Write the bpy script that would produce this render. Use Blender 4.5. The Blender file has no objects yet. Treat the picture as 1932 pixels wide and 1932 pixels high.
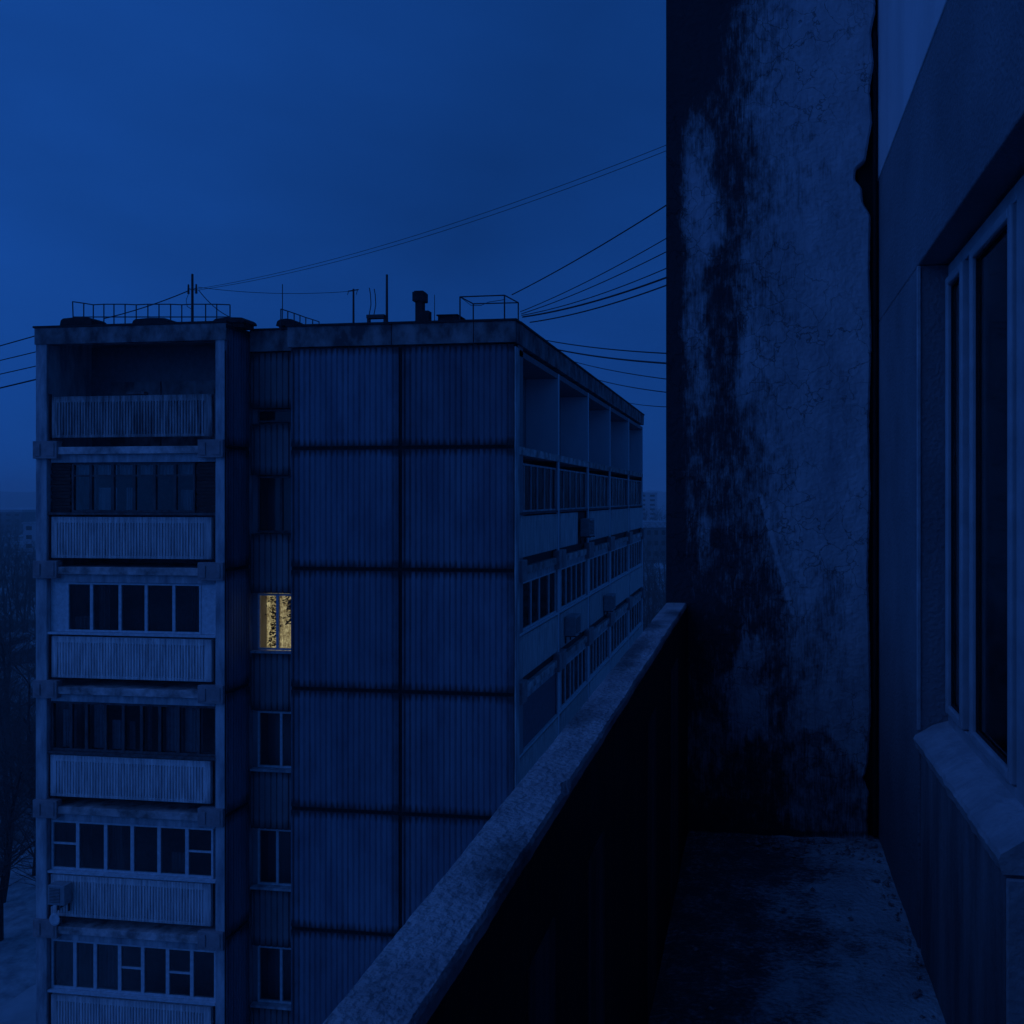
import bpy, bmesh, math, random
from mathutils import Vector, Matrix, noise as mnoise
R = math.radians
random.seed(7)
S = bpy.context.scene
COL = S.collection

# ------------------------------------------------------------------ camera, sky, fill light, exposure
YAW = R(7.44)                       # eye at z = 0; the street is 22 m below, the balcony floor 1.55 m below
cam = bpy.data.cameras.new('camera')
cam_o = bpy.data.objects.new('camera', cam)
COL.objects.link(cam_o)
cam_o.location = (0, 0, 0)
cam_o.rotation_euler = (R(90), 0, YAW)
cam.sensor_width = 36
cam.lens = 36 * 1600 / 1932
cam.shift_x = -0.1304
cam.shift_y = -0.0129
cam.clip_start = 0.05
cam.clip_end = 9000
S.camera = cam_o
S.cycles.volume_bounces = 3

SUN_EL, SUN_AZ = 3.0, 125.0         # afterglow, off to the left and a little behind the camera
w = bpy.data.worlds.new('World')
S.world = w
w.use_nodes = True
nt = w.node_tree
nt.nodes.clear()
sky = nt.nodes.new('ShaderNodeTexSky')
sky.sky_type = 'NISHITA'
sky.sun_disc = False
sky.sun_elevation = R(SUN_EL)
sky.sun_rotation = R(-SUN_AZ)
sky.air_density = 1.0
sky.dust_density = 0.6
sky.ozone_density = 3.0
bw = nt.nodes.new('ShaderNodeRGBToBW')
pw = nt.nodes.new('ShaderNodeMath'); pw.operation = 'POWER'; pw.inputs[1].default_value = 0.30
tc = nt.nodes.new('ShaderNodeTexCoord')
mp = nt.nodes.new('ShaderNodeMapping'); mp.inputs['Scale'].default_value = (1.0, 1.0, 2.6)
ns = nt.nodes.new('ShaderNodeTexNoise'); ns.inputs['Scale'].default_value = 2.2; ns.inputs['Detail'].default_value = 5
mr = nt.nodes.new('ShaderNodeMapRange')
mr.inputs['From Min'].default_value = .25; mr.inputs['From Max'].default_value = .75
mr.inputs['To Min'].default_value = .80; mr.inputs['To Max'].default_value = 1.20
ml = nt.nodes.new('ShaderNodeMath'); ml.operation = 'MULTIPLY'
tint = nt.nodes.new('ShaderNodeMix'); tint.data_type = 'RGBA'; tint.blend_type = 'MULTIPLY'
tint.inputs[0].default_value = 1
tint.inputs[6].default_value = (0.018, 0.168, 0.84, 1)
bg = nt.nodes.new('ShaderNodeBackground'); bg.inputs['Strength'].default_value = 0.115
out = nt.nodes.new('ShaderNodeOutputWorld')
L = nt.links.new
L(sky.outputs[0], bw.inputs[0]); L(bw.outputs[0], pw.inputs[0])
L(tc.outputs['Generated'], mp.inputs[0]); L(mp.outputs[0], ns.inputs['Vector']); L(ns.outputs['Fac'], mr.inputs['Value'])
# the cloud cover is brighter towards the afterglow, up on the left
dt = nt.nodes.new('ShaderNodeVectorMath'); dt.operation = 'DOT_PRODUCT'
dt.inputs[1].default_value = Vector((-.82, -.20, .54)).normalized()
gm = nt.nodes.new('ShaderNodeMapRange')
gm.inputs['From Min'].default_value = -.1; gm.inputs['From Max'].default_value = .9
gm.inputs['To Min'].default_value = .36; gm.inputs['To Max'].default_value = 2.18
gf = nt.nodes.new('ShaderNodeMath'); gf.operation = 'MAXIMUM'; gf.inputs[1].default_value = .98
m3 = nt.nodes.new('ShaderNodeMath'); m3.operation = 'MULTIPLY'
L(tc.outputs['Generated'], dt.inputs[0]); L(dt.outputs['Value'], gm.inputs['Value'])
L(mr.outputs[0], m3.inputs[0]); L(gm.outputs[0], gf.inputs[0]); L(gf.outputs[0], m3.inputs[1])
L(pw.outputs[0], ml.inputs[0]); L(m3.outputs[0], ml.inputs[1])
L(ml.outputs[0], tint.inputs[7]); L(tint.outputs[2], bg.inputs['Color']); L(bg.outputs[0], out.inputs['Surface'])

fill_sun = bpy.data.lights.new('fill_sun', 'SUN')
fill_sun.energy = 0.075  # weak wide fill lamp added from the afterglow side, no sun is up
fill_sun.angle = R(60)
fill_sun.color = (0.17, 0.32, 1.0)
fill_sun_o = bpy.data.objects.new('fill_sun', fill_sun)
COL.objects.link(fill_sun_o)
az = R(SUN_AZ)
sd = Vector((-math.sin(az) * math.cos(R(38)), math.cos(az) * math.cos(R(38)), math.sin(R(38))))
fill_sun_o.rotation_euler = sd.to_track_quat('Z', 'Y').to_euler()

S.view_settings.view_transform = 'Standard'
S.view_settings.look = 'None'
S.view_settings.exposure = 1.16
S.view_settings.gamma = 1
S.view_settings.use_curve_mapping = False

# ------------------------------------------------------------------ measuring helpers
CA, SA = math.cos(YAW), math.sin(YAW)
def on_y(u, v, Y):                  # point of the plane Y seen at (u, v) of a 1932-wide view
    r = (u - 1218) / 1600
    X = Y * (r * CA - SA) / (CA + r * SA)
    zc = -X * SA + Y * CA
    return Vector((X, Y, (941 - v) * zc / 1600))
def on_x(u, v, X):
    r = (u - 1218) / 1600
    Y = X * (CA + r * SA) / (r * CA - SA)
    zc = -X * SA + Y * CA
    return Vector((X, Y, (941 - v) * zc / 1600))
def at(u, v, zc):
    xc = (u - 1218) / 1600 * zc
    return Vector((xc * CA - zc * SA, xc * SA + zc * CA, (941 - v) * zc / 1600))

# ------------------------------------------------------------------ materials
def material(name, c1, c2, scale=6, rough=.85, stretch=(1, 1, 1), bump=.2, bscale=40, grime_shade=None, spec=.3, metallic=0, lo=.35, hi=.65):
    m = bpy.data.materials.new(name)
    m.use_nodes = True
    t = m.node_tree
    b = t.nodes['Principled BSDF']
    b.inputs['Roughness'].default_value = rough
    b.inputs['Specular IOR Level'].default_value = spec
    b.inputs['Metallic'].default_value = metallic
    g = t.nodes.new('ShaderNodeNewGeometry')
    mp = t.nodes.new('ShaderNodeMapping'); mp.inputs['Scale'].default_value = stretch
    n = t.nodes.new('ShaderNodeTexNoise'); n.inputs['Scale'].default_value = scale; n.inputs['Detail'].default_value = 6
    n.inputs['Roughness'].default_value = .62
    rm = t.nodes.new('ShaderNodeMapRange'); rm.inputs['From Min'].default_value = lo; rm.inputs['From Max'].default_value = hi
    mx = t.nodes.new('ShaderNodeMix'); mx.data_type = 'RGBA'
    mx.inputs[6].default_value = (*c1, 1); mx.inputs[7].default_value = (*c2, 1)
    k = t.links.new
    k(g.outputs['Position'], mp.inputs[0]); k(mp.outputs[0], n.inputs['Vector'])
    k(n.outputs['Fac'], rm.inputs['Value']); k(rm.outputs[0], mx.inputs[0])
    col = mx.outputs[2]
    if grime_shade:                       # dirt and painted shade laid down on the geometry as a point attribute, broken up by noise
        at_ = t.nodes.new('ShaderNodeAttribute'); at_.attribute_name = 'grime_shade'
        n3 = t.nodes.new('ShaderNodeTexNoise'); n3.inputs['Scale'].default_value = grime_shade[1]; n3.inputs['Detail'].default_value = 7
        n3.inputs['Roughness'].default_value = .7
        mp3 = t.nodes.new('ShaderNodeMapping'); mp3.inputs['Scale'].default_value = grime_shade[2]
        k(g.outputs['Position'], mp3.inputs[0]); k(mp3.outputs[0], n3.inputs['Vector'])
        a1 = t.nodes.new('ShaderNodeMath'); a1.operation = 'MULTIPLY_ADD'
        a1.inputs[1].default_value = grime_shade[3]; a1.inputs[2].default_value = -grime_shade[3] * .5
        k(n3.outputs['Fac'], a1.inputs[0])
        a2 = t.nodes.new('ShaderNodeMath'); a2.operation = 'ADD'
        k(a1.outputs[0], a2.inputs[0]); k(at_.outputs['Fac'], a2.inputs[1])
        r2 = t.nodes.new('ShaderNodeMapRange'); r2.interpolation_type = 'SMOOTHSTEP'
        r2.inputs['From Min'].default_value = grime_shade[7] if len(grime_shade) > 7 else .12; r2.inputs['From Max'].default_value = .88
        if len(grime_shade) > 4:          # drip streaks and fine mould specks
            n4 = t.nodes.new('ShaderNodeTexNoise'); n4.inputs['Scale'].default_value = grime_shade[4]; n4.inputs['Detail'].default_value = 8
            n4.inputs['Roughness'].default_value = .75
            mp4 = t.nodes.new('ShaderNodeMapping'); mp4.inputs['Scale'].default_value = grime_shade[5]
            k(g.outputs['Position'], mp4.inputs[0]); k(mp4.outputs[0], n4.inputs['Vector'])
            a4 = t.nodes.new('ShaderNodeMath'); a4.operation = 'MULTIPLY_ADD'
            a4.inputs[1].default_value = grime_shade[6]; a4.inputs[2].default_value = -grime_shade[6] * .5
            k(n4.outputs['Fac'], a4.inputs[0])
            a5 = t.nodes.new('ShaderNodeMath'); a5.operation = 'ADD'
            k(a4.outputs[0], a5.inputs[0]); k(a2.outputs[0], a5.inputs[1]); a2 = a5
        k(a2.outputs[0], r2.inputs['Value'])
        m2 = t.nodes.new('ShaderNodeMix'); m2.data_type = 'RGBA'
        m2.inputs[7].default_value = (*grime_shade[0], 1)
        k(col, m2.inputs[6]); k(r2.outputs[0], m2.inputs[0])
        col = m2.outputs[2]
    if name.startswith(('ribbed', 'balcony', 'slab')):   # every cast slab weathers to its own grey
        oi = t.nodes.new('ShaderNodeObjectInfo'); ov = t.nodes.new('ShaderNodeMapRange')
        ov.inputs['To Min'].default_value = .80; ov.inputs['To Max'].default_value = 1.18
        om = t.nodes.new('ShaderNodeMix'); om.data_type = 'RGBA'; om.blend_type = 'MULTIPLY'; om.inputs[0].default_value = 1
        k(oi.outputs['Random'], ov.inputs['Value']); k(col, om.inputs[6]); k(ov.outputs[0], om.inputs[7]); col = om.outputs[2]
    k(col, b.inputs['Base Color'])
    if bump:
        n2 = t.nodes.new('ShaderNodeTexNoise'); n2.inputs['Scale'].default_value = bscale; n2.inputs['Detail'].default_value = 5
        bp = t.nodes.new('ShaderNodeBump'); bp.inputs['Strength'].default_value = bump; bp.inputs['Distance'].default_value = .02
        k(g.outputs['Position'], n2.inputs['Vector']); k(n2.outputs['Fac'], bp.inputs['Height']); k(bp.outputs[0], b.inputs['Normal'])
    m['col_socket'] = 1
    return m

def plain(name, c, rough=.6, spec=.4):
    return material(name, tuple(x * .85 for x in c), tuple(min(1, x * 1.15) for x in c), scale=9, rough=rough, bump=.05, spec=spec)

M = {}
M['panel'] = material('ribbed_concrete', (.115, .145, .20), (.20, .235, .30), scale=1.3, stretch=(1.2, 1.2, .35), bump=.25, bscale=30,
                      grime_shade=((.04, .042, .05), 3.0, (1, 1, .6), .6))
M['panel_dark'] = material('ribbed_concrete_sooty', (.22, .21, .23), (.32, .31, .34), scale=2, stretch=(1, 1, .4), bump=.25,
                           grime_shade=((.07, .065, .07), 3.0, (1, 1, .5), .5))
M['loggia'] = material('balcony_concrete', (.48, .43, .43), (.84, .76, .74), scale=5, stretch=(3, 3, .25), bump=.2,
                       grime_shade=((.13, .12, .14), 2.5, (1.5, 1.5, .5), .7, 14, (2, 2, .12), .9))
M['loggia_dirty'] = material('sooty_balcony_concrete', (.16, .14, .15), (.58, .52, .52), scale=3.2, stretch=(3, 3, .3), bump=.3,
                       grime_shade=((.06, .055, .06), 2.5, (1.5, 1.5, .5), 1.0, 12, (2, 2, .15), 1.3))
M['pale'] = material('pale_painted_concrete', (.28, .27, .30), (.64, .62, .64), scale=2.2, stretch=(2, 2, .5), bump=.15)
M['beam'] = material('slab_edge_concrete', (.20, .17, .175), (.74, .63, .62), scale=2.6, bump=.3, bscale=18)
M['bracket'] = material('bracket_concrete', (.30, .24, .25), (.44, .36, .37), scale=4, bump=.3)
M['stained'] = material('stained_cornice', (.08, .075, .085), (.34, .31, .32), scale=2.0, stretch=(1.2, 1.2, .8), bump=.3, lo=.38, hi=.66)
M['core'] = material('core_concrete', (.22, .22, .24), (.32, .32, .35), scale=1.0, stretch=(1, 1, .4), bump=.15)  # plain mid-grey concrete of cores and slabs
M['fin'] = material('fin_concrete', (.66, .67, .72), (.76, .77, .82), scale=1.0, stretch=(1, 1, .5), bump=.1)
M['interior'] = plain('loggia_interior', (.19, .17, .19))
M['dim'] = plain('shade_dark_wall', (.05, .045, .05), .9)  # dark wall colour standing in for the shade behind the side glazing
M['joint'] = plain('tar_joint', (.012, .012, .014), .9)
M['white_frame'] = plain('white_window_paint', (.66, .66, .69), .5)
M['old_frame'] = material('weathered_window_wood', (.07, .06, .065), (.15, .14, .15), scale=8, stretch=(1, 1, .3), bump=.2)
M['brick'] = material('brick_infill', (.055, .03, .028), (.10, .055, .05), scale=5, bump=.4)
M['curtain'] = material('curtain_cloth', (.40, .40, .44), (.60, .60, .64), scale=14, stretch=(3, 3, .15), bump=.1)
M['metal'] = plain('roof_metal', (.035, .035, .04), .6)
M['tar'] = material('roof_felt', (.02, .02, .022), (.04, .04, .045), scale=7, bump=.4)
M['cable'] = plain('cable_rubber', (.03, .03, .033), .7)
M['flash'] = plain('zinc_flashing', (.10, .10, .115), .5)
M['ac'] = plain('conditioner_casing', (.32, .32, .34), .5)
M['dark'] = plain('dark_grille', (.02, .02, .022), .7)
M['snow'] = material('old_snow', (.26, .26, .28), (.50, .51, .53), scale=1.5, bump=.3, bscale=6)
M['bark'] = material('wet_bark', (.022, .020, .020), (.05, .046, .044), scale=9, bump=.3)
M['twig'] = plain('bare_twigs', (.12, .105, .105), .9, .1)

def glass(name, tr, gl):
    m = bpy.data.materials.new(name)
    m.use_nodes = True
    t = m.node_tree
    t.nodes.clear()
    o = t.nodes.new('ShaderNodeOutputMaterial')
    mx = t.nodes.new('ShaderNodeMixShader')
    a = t.nodes.new('ShaderNodeBsdfTransparent'); a.inputs[0].default_value = (tr, tr, tr, 1)
    g = t.nodes.new('ShaderNodeBsdfGlossy'); g.inputs['Roughness'].default_value = .06; g.inputs[0].default_value = (.8, .8, .8, 1)
    f = t.nodes.new('ShaderNodeFresnel'); f.inputs[0].default_value = gl
    t.links.new(f.outputs[0], mx.inputs[0]); t.links.new(a.outputs[0], mx.inputs[1]); t.links.new(g.outputs[0], mx.inputs[2])
    t.links.new(mx.outputs[0], o.inputs[0])
    return m
M['glass'] = glass('window_glass', .86, 1.35)
M['side_glass'] = glass('dusty_window_glass', .80, 1.12)
M['near_glass'] = glass('clear_window_glass', .90, 1.5)

# ------------------------------------------------------------------ mesh helpers
WO = {}
class MB:
    def __init__(s): s.v = []; s.f = []; s.g = []
    def pt(s, p, g=0): s.v.append(tuple(p)); s.g.append(g); return len(s.v) - 1
    def box(s, x0, x1, y0, y1, z0, z1):
        b = len(s.v)
        for z in (z0, z1):
            for x, y in ((x0, y0), (x1, y0), (x1, y1), (x0, y1)): s.pt((x, y, z))
        s.f += [(b, b+3, b+2, b+1), (b+4, b+5, b+6, b+7), (b, b+1, b+5, b+4), (b+1, b+2, b+6, b+5), (b+2, b+3, b+7, b+6), (b+3, b, b+4, b+7)]
    def tube(s, p, q, r0, r1=None, n=6, cap=True):
        r1 = r0 if r1 is None else r1
        p, q = Vector(p), Vector(q)
        d = q - p
        if d.length < 1e-6: return
        d.normalize()
        a = d.orthogonal().normalized(); c = d.cross(a)
        b = len(s.v)
        for o, r in ((p, r0), (q, r1)):
            for i in range(n):
                t = 2 * math.pi * i / n
                s.pt(o + (a * math.cos(t) + c * math.sin(t)) * r)
        for i in range(n): s.f.append((b+i, b+(i+1) % n, b+n+(i+1) % n, b+n+i))
        if cap: s.f += [tuple(b+i for i in reversed(range(n))), tuple(b+n+i for i in range(n))]
    def path(s, pts, r, n=5):
        pts = [Vector(p) for p in pts]
        rings = []
        for i, p in enumerate(pts):
            d = (pts[min(i+1, len(pts)-1)] - pts[max(i-1, 0)]).normalized()
            up = Vector((0, 0, 1)) if abs(d.z) < .95 else Vector((1, 0, 0))
            a = d.cross(up).normalized(); c = d.cross(a)
            rings.append([s.pt(p + (a * math.cos(2*math.pi*k/n) + c * math.sin(2*math.pi*k/n)) * r) for k in range(n)])
        for A, B in zip(rings, rings[1:]):
            for k in range(n): s.f.append((A[k], A[(k+1) % n], B[(k+1) % n], B[k]))
        s.f += [tuple(reversed(rings[0])), tuple(rings[-1])]
    def prism(s, poly, axis, lo, hi):      # outline in the two other axes, pulled along axis
        n = len(poly); b = len(s.v)
        for h in (lo, hi):
            for a, c in poly:
                s.pt({'x': (h, a, c), 'y': (a, h, c), 'z': (a, c, h)}[axis])
        s.f += [tuple(range(b, b+n)), tuple(reversed(range(b+n, b+2*n)))]
        for i in range(n): s.f.append((b+i, b+n+i, b+n+(i+1) % n, b+(i+1) % n))
    def mesh(s, name, m, origin=(0, 0, 0), smooth=False):
        o = Vector(origin)
        me = bpy.data.meshes.new(name)
        me.from_pydata([Vector(v) - o for v in s.v], [], s.f)
        bm = bmesh.new(); bm.from_mesh(me)
        bmesh.ops.recalc_face_normals(bm, faces=bm.faces)
        bm.to_mesh(me); bm.free()
        a = me.attributes.new('grime_shade', 'FLOAT', 'POINT')
        a.data.foreach_set('value', s.g)
        me.materials.append(m)
        if smooth:
            me.polygons.foreach_set('use_smooth', [True] * len(me.polygons))
        me.update()
        return me
    def build(s, name, m, parent=None, origin=None, smooth=False, bevel=0):
        if origin is None:
            xs, ys, zs = zip(*s.v)
            origin = ((min(xs)+max(xs))/2, (min(ys)+max(ys))/2, min(zs))
        o = link(name, s.mesh(name, m, origin, smooth), origin, parent)
        if bevel:
            b = o.modifiers.new('worn_edges', 'BEVEL'); b.width = bevel; b.segments = 2; b.limit_method = 'ANGLE'
        return o
def link(name, me, loc, parent=None, rz=0):
    o = bpy.data.objects.new(name, me)
    COL.objects.link(o)
    WO[o.name] = Vector(loc)
    if parent:
        o.parent = parent
        o.location = Vector(loc) - WO[parent.name]
    else:
        o.location = loc
    o.rotation_euler[2] = rz
    return o
def thing(name, loc, label, cat, group=None):
    o = bpy.data.objects.new(name, None)
    COL.objects.link(o)
    o.location = loc; o.empty_display_size = .3
    WO[o.name] = Vector(loc)
    return tag(o, label, cat, group)
def tag(o, label, cat, group=None):
    o['label'] = label; o['category'] = cat
    if group: o['group'] = group
    return o
def structure(o): o['kind'] = 'structure'; return o
def stuff(o): o['kind'] = 'stuff'; return o

def ribbed(W, H, pitch, margin=.03, top=.0, bot=.0, depth=.022, thick=.10, groove=.34, edge=.25):
    """A cast ribbed slab, front towards -Y at y = 0, from x = 0..W and z = 0..H; dirt along its edges."""
    s = MB()
    n = max(1, round((W - 2 * margin) / pitch))
    p = (W - 2 * margin) / n
    prof = [(0, 0), (margin, 0)]
    for i in range(n):
        x = margin + i * p
        prof += [(x + p * groove * .30, depth), (x + p * groove * .70, depth), (x + p * groove, 0), (x + p, 0)]
    prof.append((W, 0))
    zs = [0, edge * .25, edge, H * .5, H - edge, H - edge * .25, H]
    if top or bot: zs = [0, bot, bot + .03, H * .5, H - top - .03, H - top, H]
    rows = []
    rs = random.Random(int(W * 1000) + n)
    streak = {round(x, 3): rs.uniform(-.05, .22) for x, y in prof}
    for j, z in enumerate(zs):
        flat = (top or bot) and ((bot and z <= bot + 1e-4) or (top and z >= H - top - 1e-4))
        row = []
        for x, y in prof:
            ez = min(z, H - z) / edge
            ex = min(x, W - x) / (edge * 1.2)
            gr = max(0, 1 - min(ez, 1)) ** 1.5 * .66 + max(0, 1 - min(ex, 1)) * .42 + (.30 if y > 0 else 0) + streak.get(round(x, 3), 0)
            if top: gr *= .45
            row.append(s.pt((x, 0 if flat else y, z), min(1, gr)))
        rows.append(row)
    for A, B in zip(rows, rows[1:]):
        for i in range(len(prof) - 1): s.f.append((A[i], A[i+1], B[i+1], B[i]))
    bk = [s.pt((0, thick, 0)), s.pt((W, thick, 0)), s.pt((W, thick, H)), s.pt((0, thick, H))]
    s.f += [tuple(reversed(bk)), tuple(rows[0]) + (bk[1], bk[0]), tuple(reversed(rows[-1])) + (bk[3], bk[2]),
            tuple(r[0] for r in reversed(rows)) + (bk[0], bk[3]), tuple(r[-1] for r in rows) + (bk[2], bk[1])]
    return s

# ================================================================== OUR BALCONY
XW, YD, FZ = .556, 3.957, -1.55
# --- floor
s = MB()
nx, ny = 36, 130
x0, x1, y0, y1 = -.335, XW + .02, -1.3, YD + .12
ids = {}
for j in range(ny + 1):
    for i in range(nx + 1):
        x = x0 + (x1 - x0) * i / nx; y = y0 + (y1 - y0) * j / ny
        h = mnoise.fractal(Vector((x * 9, y * 9, 3)), .9, 2.1, 5) * .007 + mnoise.noise(Vector((x * 3, y * 3, 1))) * .008
        e = min((x - x0), (x1 - x)) / .07
        h -= max(0, 1 - e) * .012
        snowy = .5 + (x - .15) * 1.5 + (2.2 - y) * .10 + mnoise.noise(Vector((x * 2.6, y * 2.2, 9))) * .8 + mnoise.fractal(Vector((x * 8, y * 6, 5)), .8, 2, 4) * .28
        if y > YD - .5: snowy -= .35 * (y - YD + .5) / .5
        ids[i, j] = s.pt((x, y, FZ + h), max(.08, min(.80, .92 - snowy)))
for j in range(ny):
    for i in range(nx): s.f.append((ids[i, j], ids[i+1, j], ids[i+1, j+1], ids[i, j+1]))
M['floor'] = material('frosted_cement_floor', (.45, .46, .50), (.68, .69, .72), scale=5, bump=1.0, bscale=55,
                      grime_shade=((.10, .096, .10), 7, (1, 1.3, 1), 1.2, 48, (1, 1.8, 1), 1.9))
structure(s.build('floor', M['floor'], smooth=True))
s = MB(); s.box(-.44, XW + .3, -1.4, YD + .2, FZ - .20, FZ - .03)
structure(s.build('floor_slab', M['core']))

# --- parapet
par = thing('balcony_parapet', (-.36, 1.5, FZ), 'low worn concrete parapet running along the open side of the balcony', 'parapet')
M['coping'] = material('worn_coping_concrete', (.36, .30, .32), (.58, .50, .50), scale=7, bump=.7, bscale=85,
                       grime_shade=((.13, .12, .13), 8, (1, 1, 1), 1.2, 48, (1, 1, 1), .75))
M['parapet_in'] = material('dark_parapet_face', (.010, .010, .012), (.030, .029, .034), scale=3, stretch=(5, 5, .35), bump=.3, lo=.5, hi=.8)  # near-black streaked inner face
s = MB()
ny = 520
rows = []
PT = -.487
for j in range(ny + 1):
    y = -1.3 + (YD + 1.3) * j / ny
    t = (y + 1.3) / (YD + 1.3)
    xi = -.312 - .011 * t; xo = -.392 - .029 * t
    nz = lambda k, sc: mnoise.fractal(Vector((k, y * sc, 4.2)), .8, 2, 4)
    xi += nz(1, 5) * .002 + nz(1, 40) * .0012; xo += nz(2, 5) * .002 + nz(2, 40) * .0012
    chip = max(0, mnoise.fractal(Vector((8, y * 3.3, 1)), .8, 2, 4) - .35) * .05
    sec = [(xi, PT - .022), (xi, PT - .006 - chip), (xi - .004 - chip, PT + nz(3, 12) * .001)]
    for q in (.25, .5, .75): sec.append((xi + (xo - xi) * q, PT + .001 + mnoise.fractal(Vector((q * 3, y * 14, 2)), .8, 2, 4) * .0015))
    sec += [(xo + .005, PT + nz(5, 12) * .001), (xo, PT - .006), (xo, PT - .022)]
    rows.append([s.pt((a, y, z), max(0, min(1, .15 + .9 * max(0, mnoise.noise(Vector((a * 9, y * 3.2, 6)))) ))) for a, z in sec])
for A, B in zip(rows, rows[1:]):
    for k in range(len(A)): s.f.append((A[k], A[(k+1) % len(A)], B[(k+1) % len(A)], B[k]))
s.f += [tuple(reversed(rows[0])), tuple(rows[-1])]
s.build('coping', M['coping'], par)
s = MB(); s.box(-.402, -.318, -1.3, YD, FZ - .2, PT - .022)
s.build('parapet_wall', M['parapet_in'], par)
M['rib'] = material('limed_rib', (.02, .02, .024), (.085, .08, .095), scale=3, stretch=(7, 7, .3), bump=.2)
for y, h in ((.66, .16), (1.16, .15), (1.58, .17), (2.46, .22), (3.15, .28)):   # paler uprights cast in the inner face
    s = MB(); s.box(-.3185, -.3145, y, y + h, FZ + .02, PT - .16 - .1 * (h % .07) / .07)
    s.build('rib', M['rib'], par)
for y in ():
    pass

# --- dividing wall
div = thing('dividing_wall', (.05, YD, FZ), 'tall stained plaster wall closing the far end of the balcony', 'wall')
edge = [(1650, -260), (1652, 20), (1644, 60), (1649, 120), (1641, 170), (1646, 230), (1640, 262), (1634, 300), (1615, 318), (1613, 338),
        (1626, 352), (1629, 384), (1643, 405), (1641, 520), (1645, 640), (1640, 800), (1643, 930), (1638, 1080), (1642, 1220),
        (1644, 1340), (1638, 1440), (1630, 1470), (1641, 1500), (1637, 1530), (1640, 1640)]
def edge_u(v):
    for (a, b), (c, d) in zip(edge, edge[1:]):
        if b <= v <= d: return a + (c - a) * (v - b) / (d - b) + mnoise.noise(Vector((v * .11, 1, 0))) * 1.6
    return edge[0][0] if v < edge[0][1] else edge[-1][0]
def ss(a, b, x):
    t = max(0, min(1, (x - a) / (b - a))); return t * t * (3 - 2 * t)
def blob(u, v, cu, cv, ru, rv):
    d = ((u - cu) / ru) ** 2 + ((v - cv) / rv) ** 2
    return max(0, 1 - d) ** .7 if d < 1 else 0
def stain_and_shade(u, v):
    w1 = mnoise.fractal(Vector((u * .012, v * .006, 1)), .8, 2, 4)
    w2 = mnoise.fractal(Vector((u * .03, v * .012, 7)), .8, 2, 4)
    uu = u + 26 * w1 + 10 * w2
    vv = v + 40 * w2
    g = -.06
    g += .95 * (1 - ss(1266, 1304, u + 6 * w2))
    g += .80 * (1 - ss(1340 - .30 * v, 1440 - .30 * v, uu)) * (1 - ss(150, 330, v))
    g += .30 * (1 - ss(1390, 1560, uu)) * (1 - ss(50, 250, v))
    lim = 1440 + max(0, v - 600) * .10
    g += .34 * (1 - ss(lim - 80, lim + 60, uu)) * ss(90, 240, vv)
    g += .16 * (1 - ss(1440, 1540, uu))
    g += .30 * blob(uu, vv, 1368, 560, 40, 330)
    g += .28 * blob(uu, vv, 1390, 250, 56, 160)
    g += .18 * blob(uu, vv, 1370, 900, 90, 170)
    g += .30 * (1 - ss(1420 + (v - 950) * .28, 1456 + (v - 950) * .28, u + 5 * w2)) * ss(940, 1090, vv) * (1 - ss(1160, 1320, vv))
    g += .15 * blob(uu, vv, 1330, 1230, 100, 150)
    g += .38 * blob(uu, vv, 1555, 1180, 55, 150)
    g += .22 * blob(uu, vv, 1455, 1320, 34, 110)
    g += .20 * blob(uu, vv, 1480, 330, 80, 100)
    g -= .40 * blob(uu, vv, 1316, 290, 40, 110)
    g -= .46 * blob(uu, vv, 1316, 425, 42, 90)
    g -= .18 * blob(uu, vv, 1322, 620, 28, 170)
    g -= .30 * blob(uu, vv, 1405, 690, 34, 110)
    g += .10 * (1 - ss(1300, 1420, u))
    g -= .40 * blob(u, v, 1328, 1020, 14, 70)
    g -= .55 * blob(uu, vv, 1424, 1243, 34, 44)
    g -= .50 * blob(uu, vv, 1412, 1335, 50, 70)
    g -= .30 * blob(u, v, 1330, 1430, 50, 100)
    g += .30 * ss(1180, 1570, v) + .16 * ss(1250, 1570, v) * (1 - ss(1420, 1560, u))  # corner shade towards the floor, painted into the stain mask
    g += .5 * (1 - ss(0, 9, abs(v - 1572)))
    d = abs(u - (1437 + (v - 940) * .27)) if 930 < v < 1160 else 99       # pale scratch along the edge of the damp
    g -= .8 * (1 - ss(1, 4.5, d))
    if 1370 < v < 1566:                                                   # smooth dark patch
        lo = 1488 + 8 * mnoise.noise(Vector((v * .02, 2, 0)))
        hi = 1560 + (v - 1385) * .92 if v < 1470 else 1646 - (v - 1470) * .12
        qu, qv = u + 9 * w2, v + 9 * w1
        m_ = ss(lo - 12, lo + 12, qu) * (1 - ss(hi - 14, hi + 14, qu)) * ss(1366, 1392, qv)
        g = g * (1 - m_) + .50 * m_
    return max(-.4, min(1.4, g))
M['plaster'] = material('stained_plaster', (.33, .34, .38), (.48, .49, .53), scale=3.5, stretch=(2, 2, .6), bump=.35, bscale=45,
                        grime_shade=((.042, .040, .048), 17, (1.5, 1, .8), 1.7, 42, (3.0, 1, .22), 1.5, -.08))
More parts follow.
